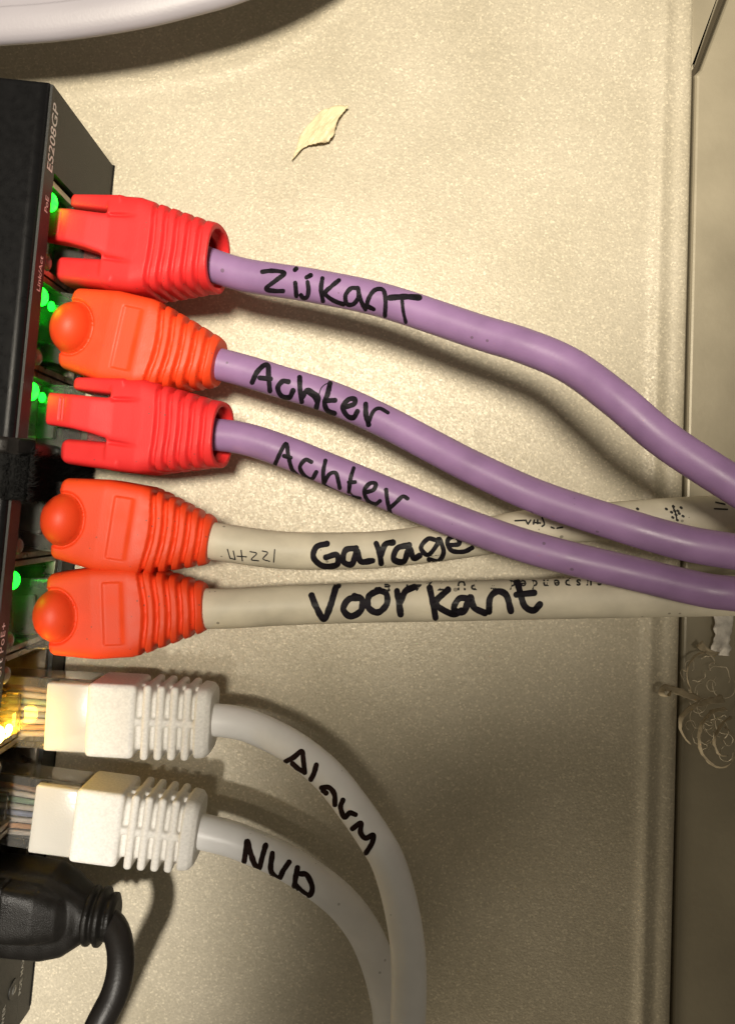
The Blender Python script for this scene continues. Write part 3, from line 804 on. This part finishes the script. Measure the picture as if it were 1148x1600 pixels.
ribbon('peeled_film', [(1135, 1108, 2.5), (1114, 1112, 4.6), (1097, 1130, 6), (1092, 1156, 6), (1098, 1180, 5.4), (1118, 1198, 5), (1138, 1196, 5), (1150, 1176, 5), (1146, 1150, 4.4), (1132, 1136, 3.4)], lambda k: .85 - .35 * k, lambda k: .95 + .3 * math.sin(6 * k), 'lowest looped tan peel curling round at the right edge', M['peel'], seed=9)
ribbon('peeled_film', [(1142, 1120, 3), (1126, 1134, 4), (1116, 1156, 4.5), (1122, 1178, 4), (1136, 1182, 3.4)], .55, 1.0, 'inner strip of tan peel nested inside the lowest loop', M['peel'], seed=13)
ribbon('peeled_film', [(1102, 1019, 2.4), (1088, 1024, 3.4), (1077, 1038, 4), (1073, 1054, 4), (1076, 1070, 3.2), (1084, 1092, 2.2)], lambda k: .35 + .15 * math.sin(9 * k), 1.2, 'thin bowed thread of tan peel above the rolled strip', M['peel'], frill=.08, seed=17)
ribbon('peeled_film', [(1092, 1005, 2.2), (1100, 1014, 2.8), (1112, 1021, 2.0), (1122, 1022, 1.2)], lambda k: 1.3 - .5 * k, .5, 'small tan scrap just below the frayed white tape', M['peel'], seed=21)
ribbon('peeled_film', [(1070, 1064, 1.6), (1063, 1052, 2.4), (1066, 1046, 2.8), (1071, 1050, 2.4)], .3, 1.1, 'tiny tan thread loop beside the bowed thread', M['peel'], frill=.06, seed=23)
ribbon('frayed_tape', [(1132, 930, .4), (1131, 960, .7), (1129, 985, 1.0), (1127, 1005, .9), (1124, 1024, .3)], lambda k: 3.0 + .3 * math.sin(7 * k), .12, 'frayed whitish strip of tape under the cables at the right edge', M['tape'], frill=.5, seed=31, cat='tape')

def build_tangle():
    rnd = random.Random(12); verts, faces = [], []
    for i in range(26):
        cx, cy = rnd.uniform(1076, 1142), rnd.uniform(1030, 1185)
        a0 = rnd.uniform(0, 6.28); R0 = rnd.uniform(6, 24); tw = rnd.choice((-1, 1)) * rnd.uniform(2, 5.5); z0 = rnd.uniform(.2, 4.5)
        pts = []
        for k in range(9):
            a = a0 + tw * k / 8; r = R0 * (1 - .45 * k / 8) + 3 * noise.noise(Vector((i * 3.1, k * .6, 0)))
            pts.append(W(cx + r * math.cos(a), cy + 1.2 * r * math.sin(a), max(-.2, z0 + 1.6 * noise.noise(Vector((i * 1.7, k * .5, 5))))))
        v, f = tube_geo(spline(pts, .5), rnd.uniform(.04, .1), 5)
        b = len(verts); verts += v; faces += [tuple(b + q for q in ff) for ff in f]
    o = from_pts('fibre_tangle', verts, faces, M['thread'], None, True)
    tag(o, 'tangle of thin pale fibres among the peeled curls at the right edge', 'fibres'); o['kind'] = 'stuff'
build_tangle()
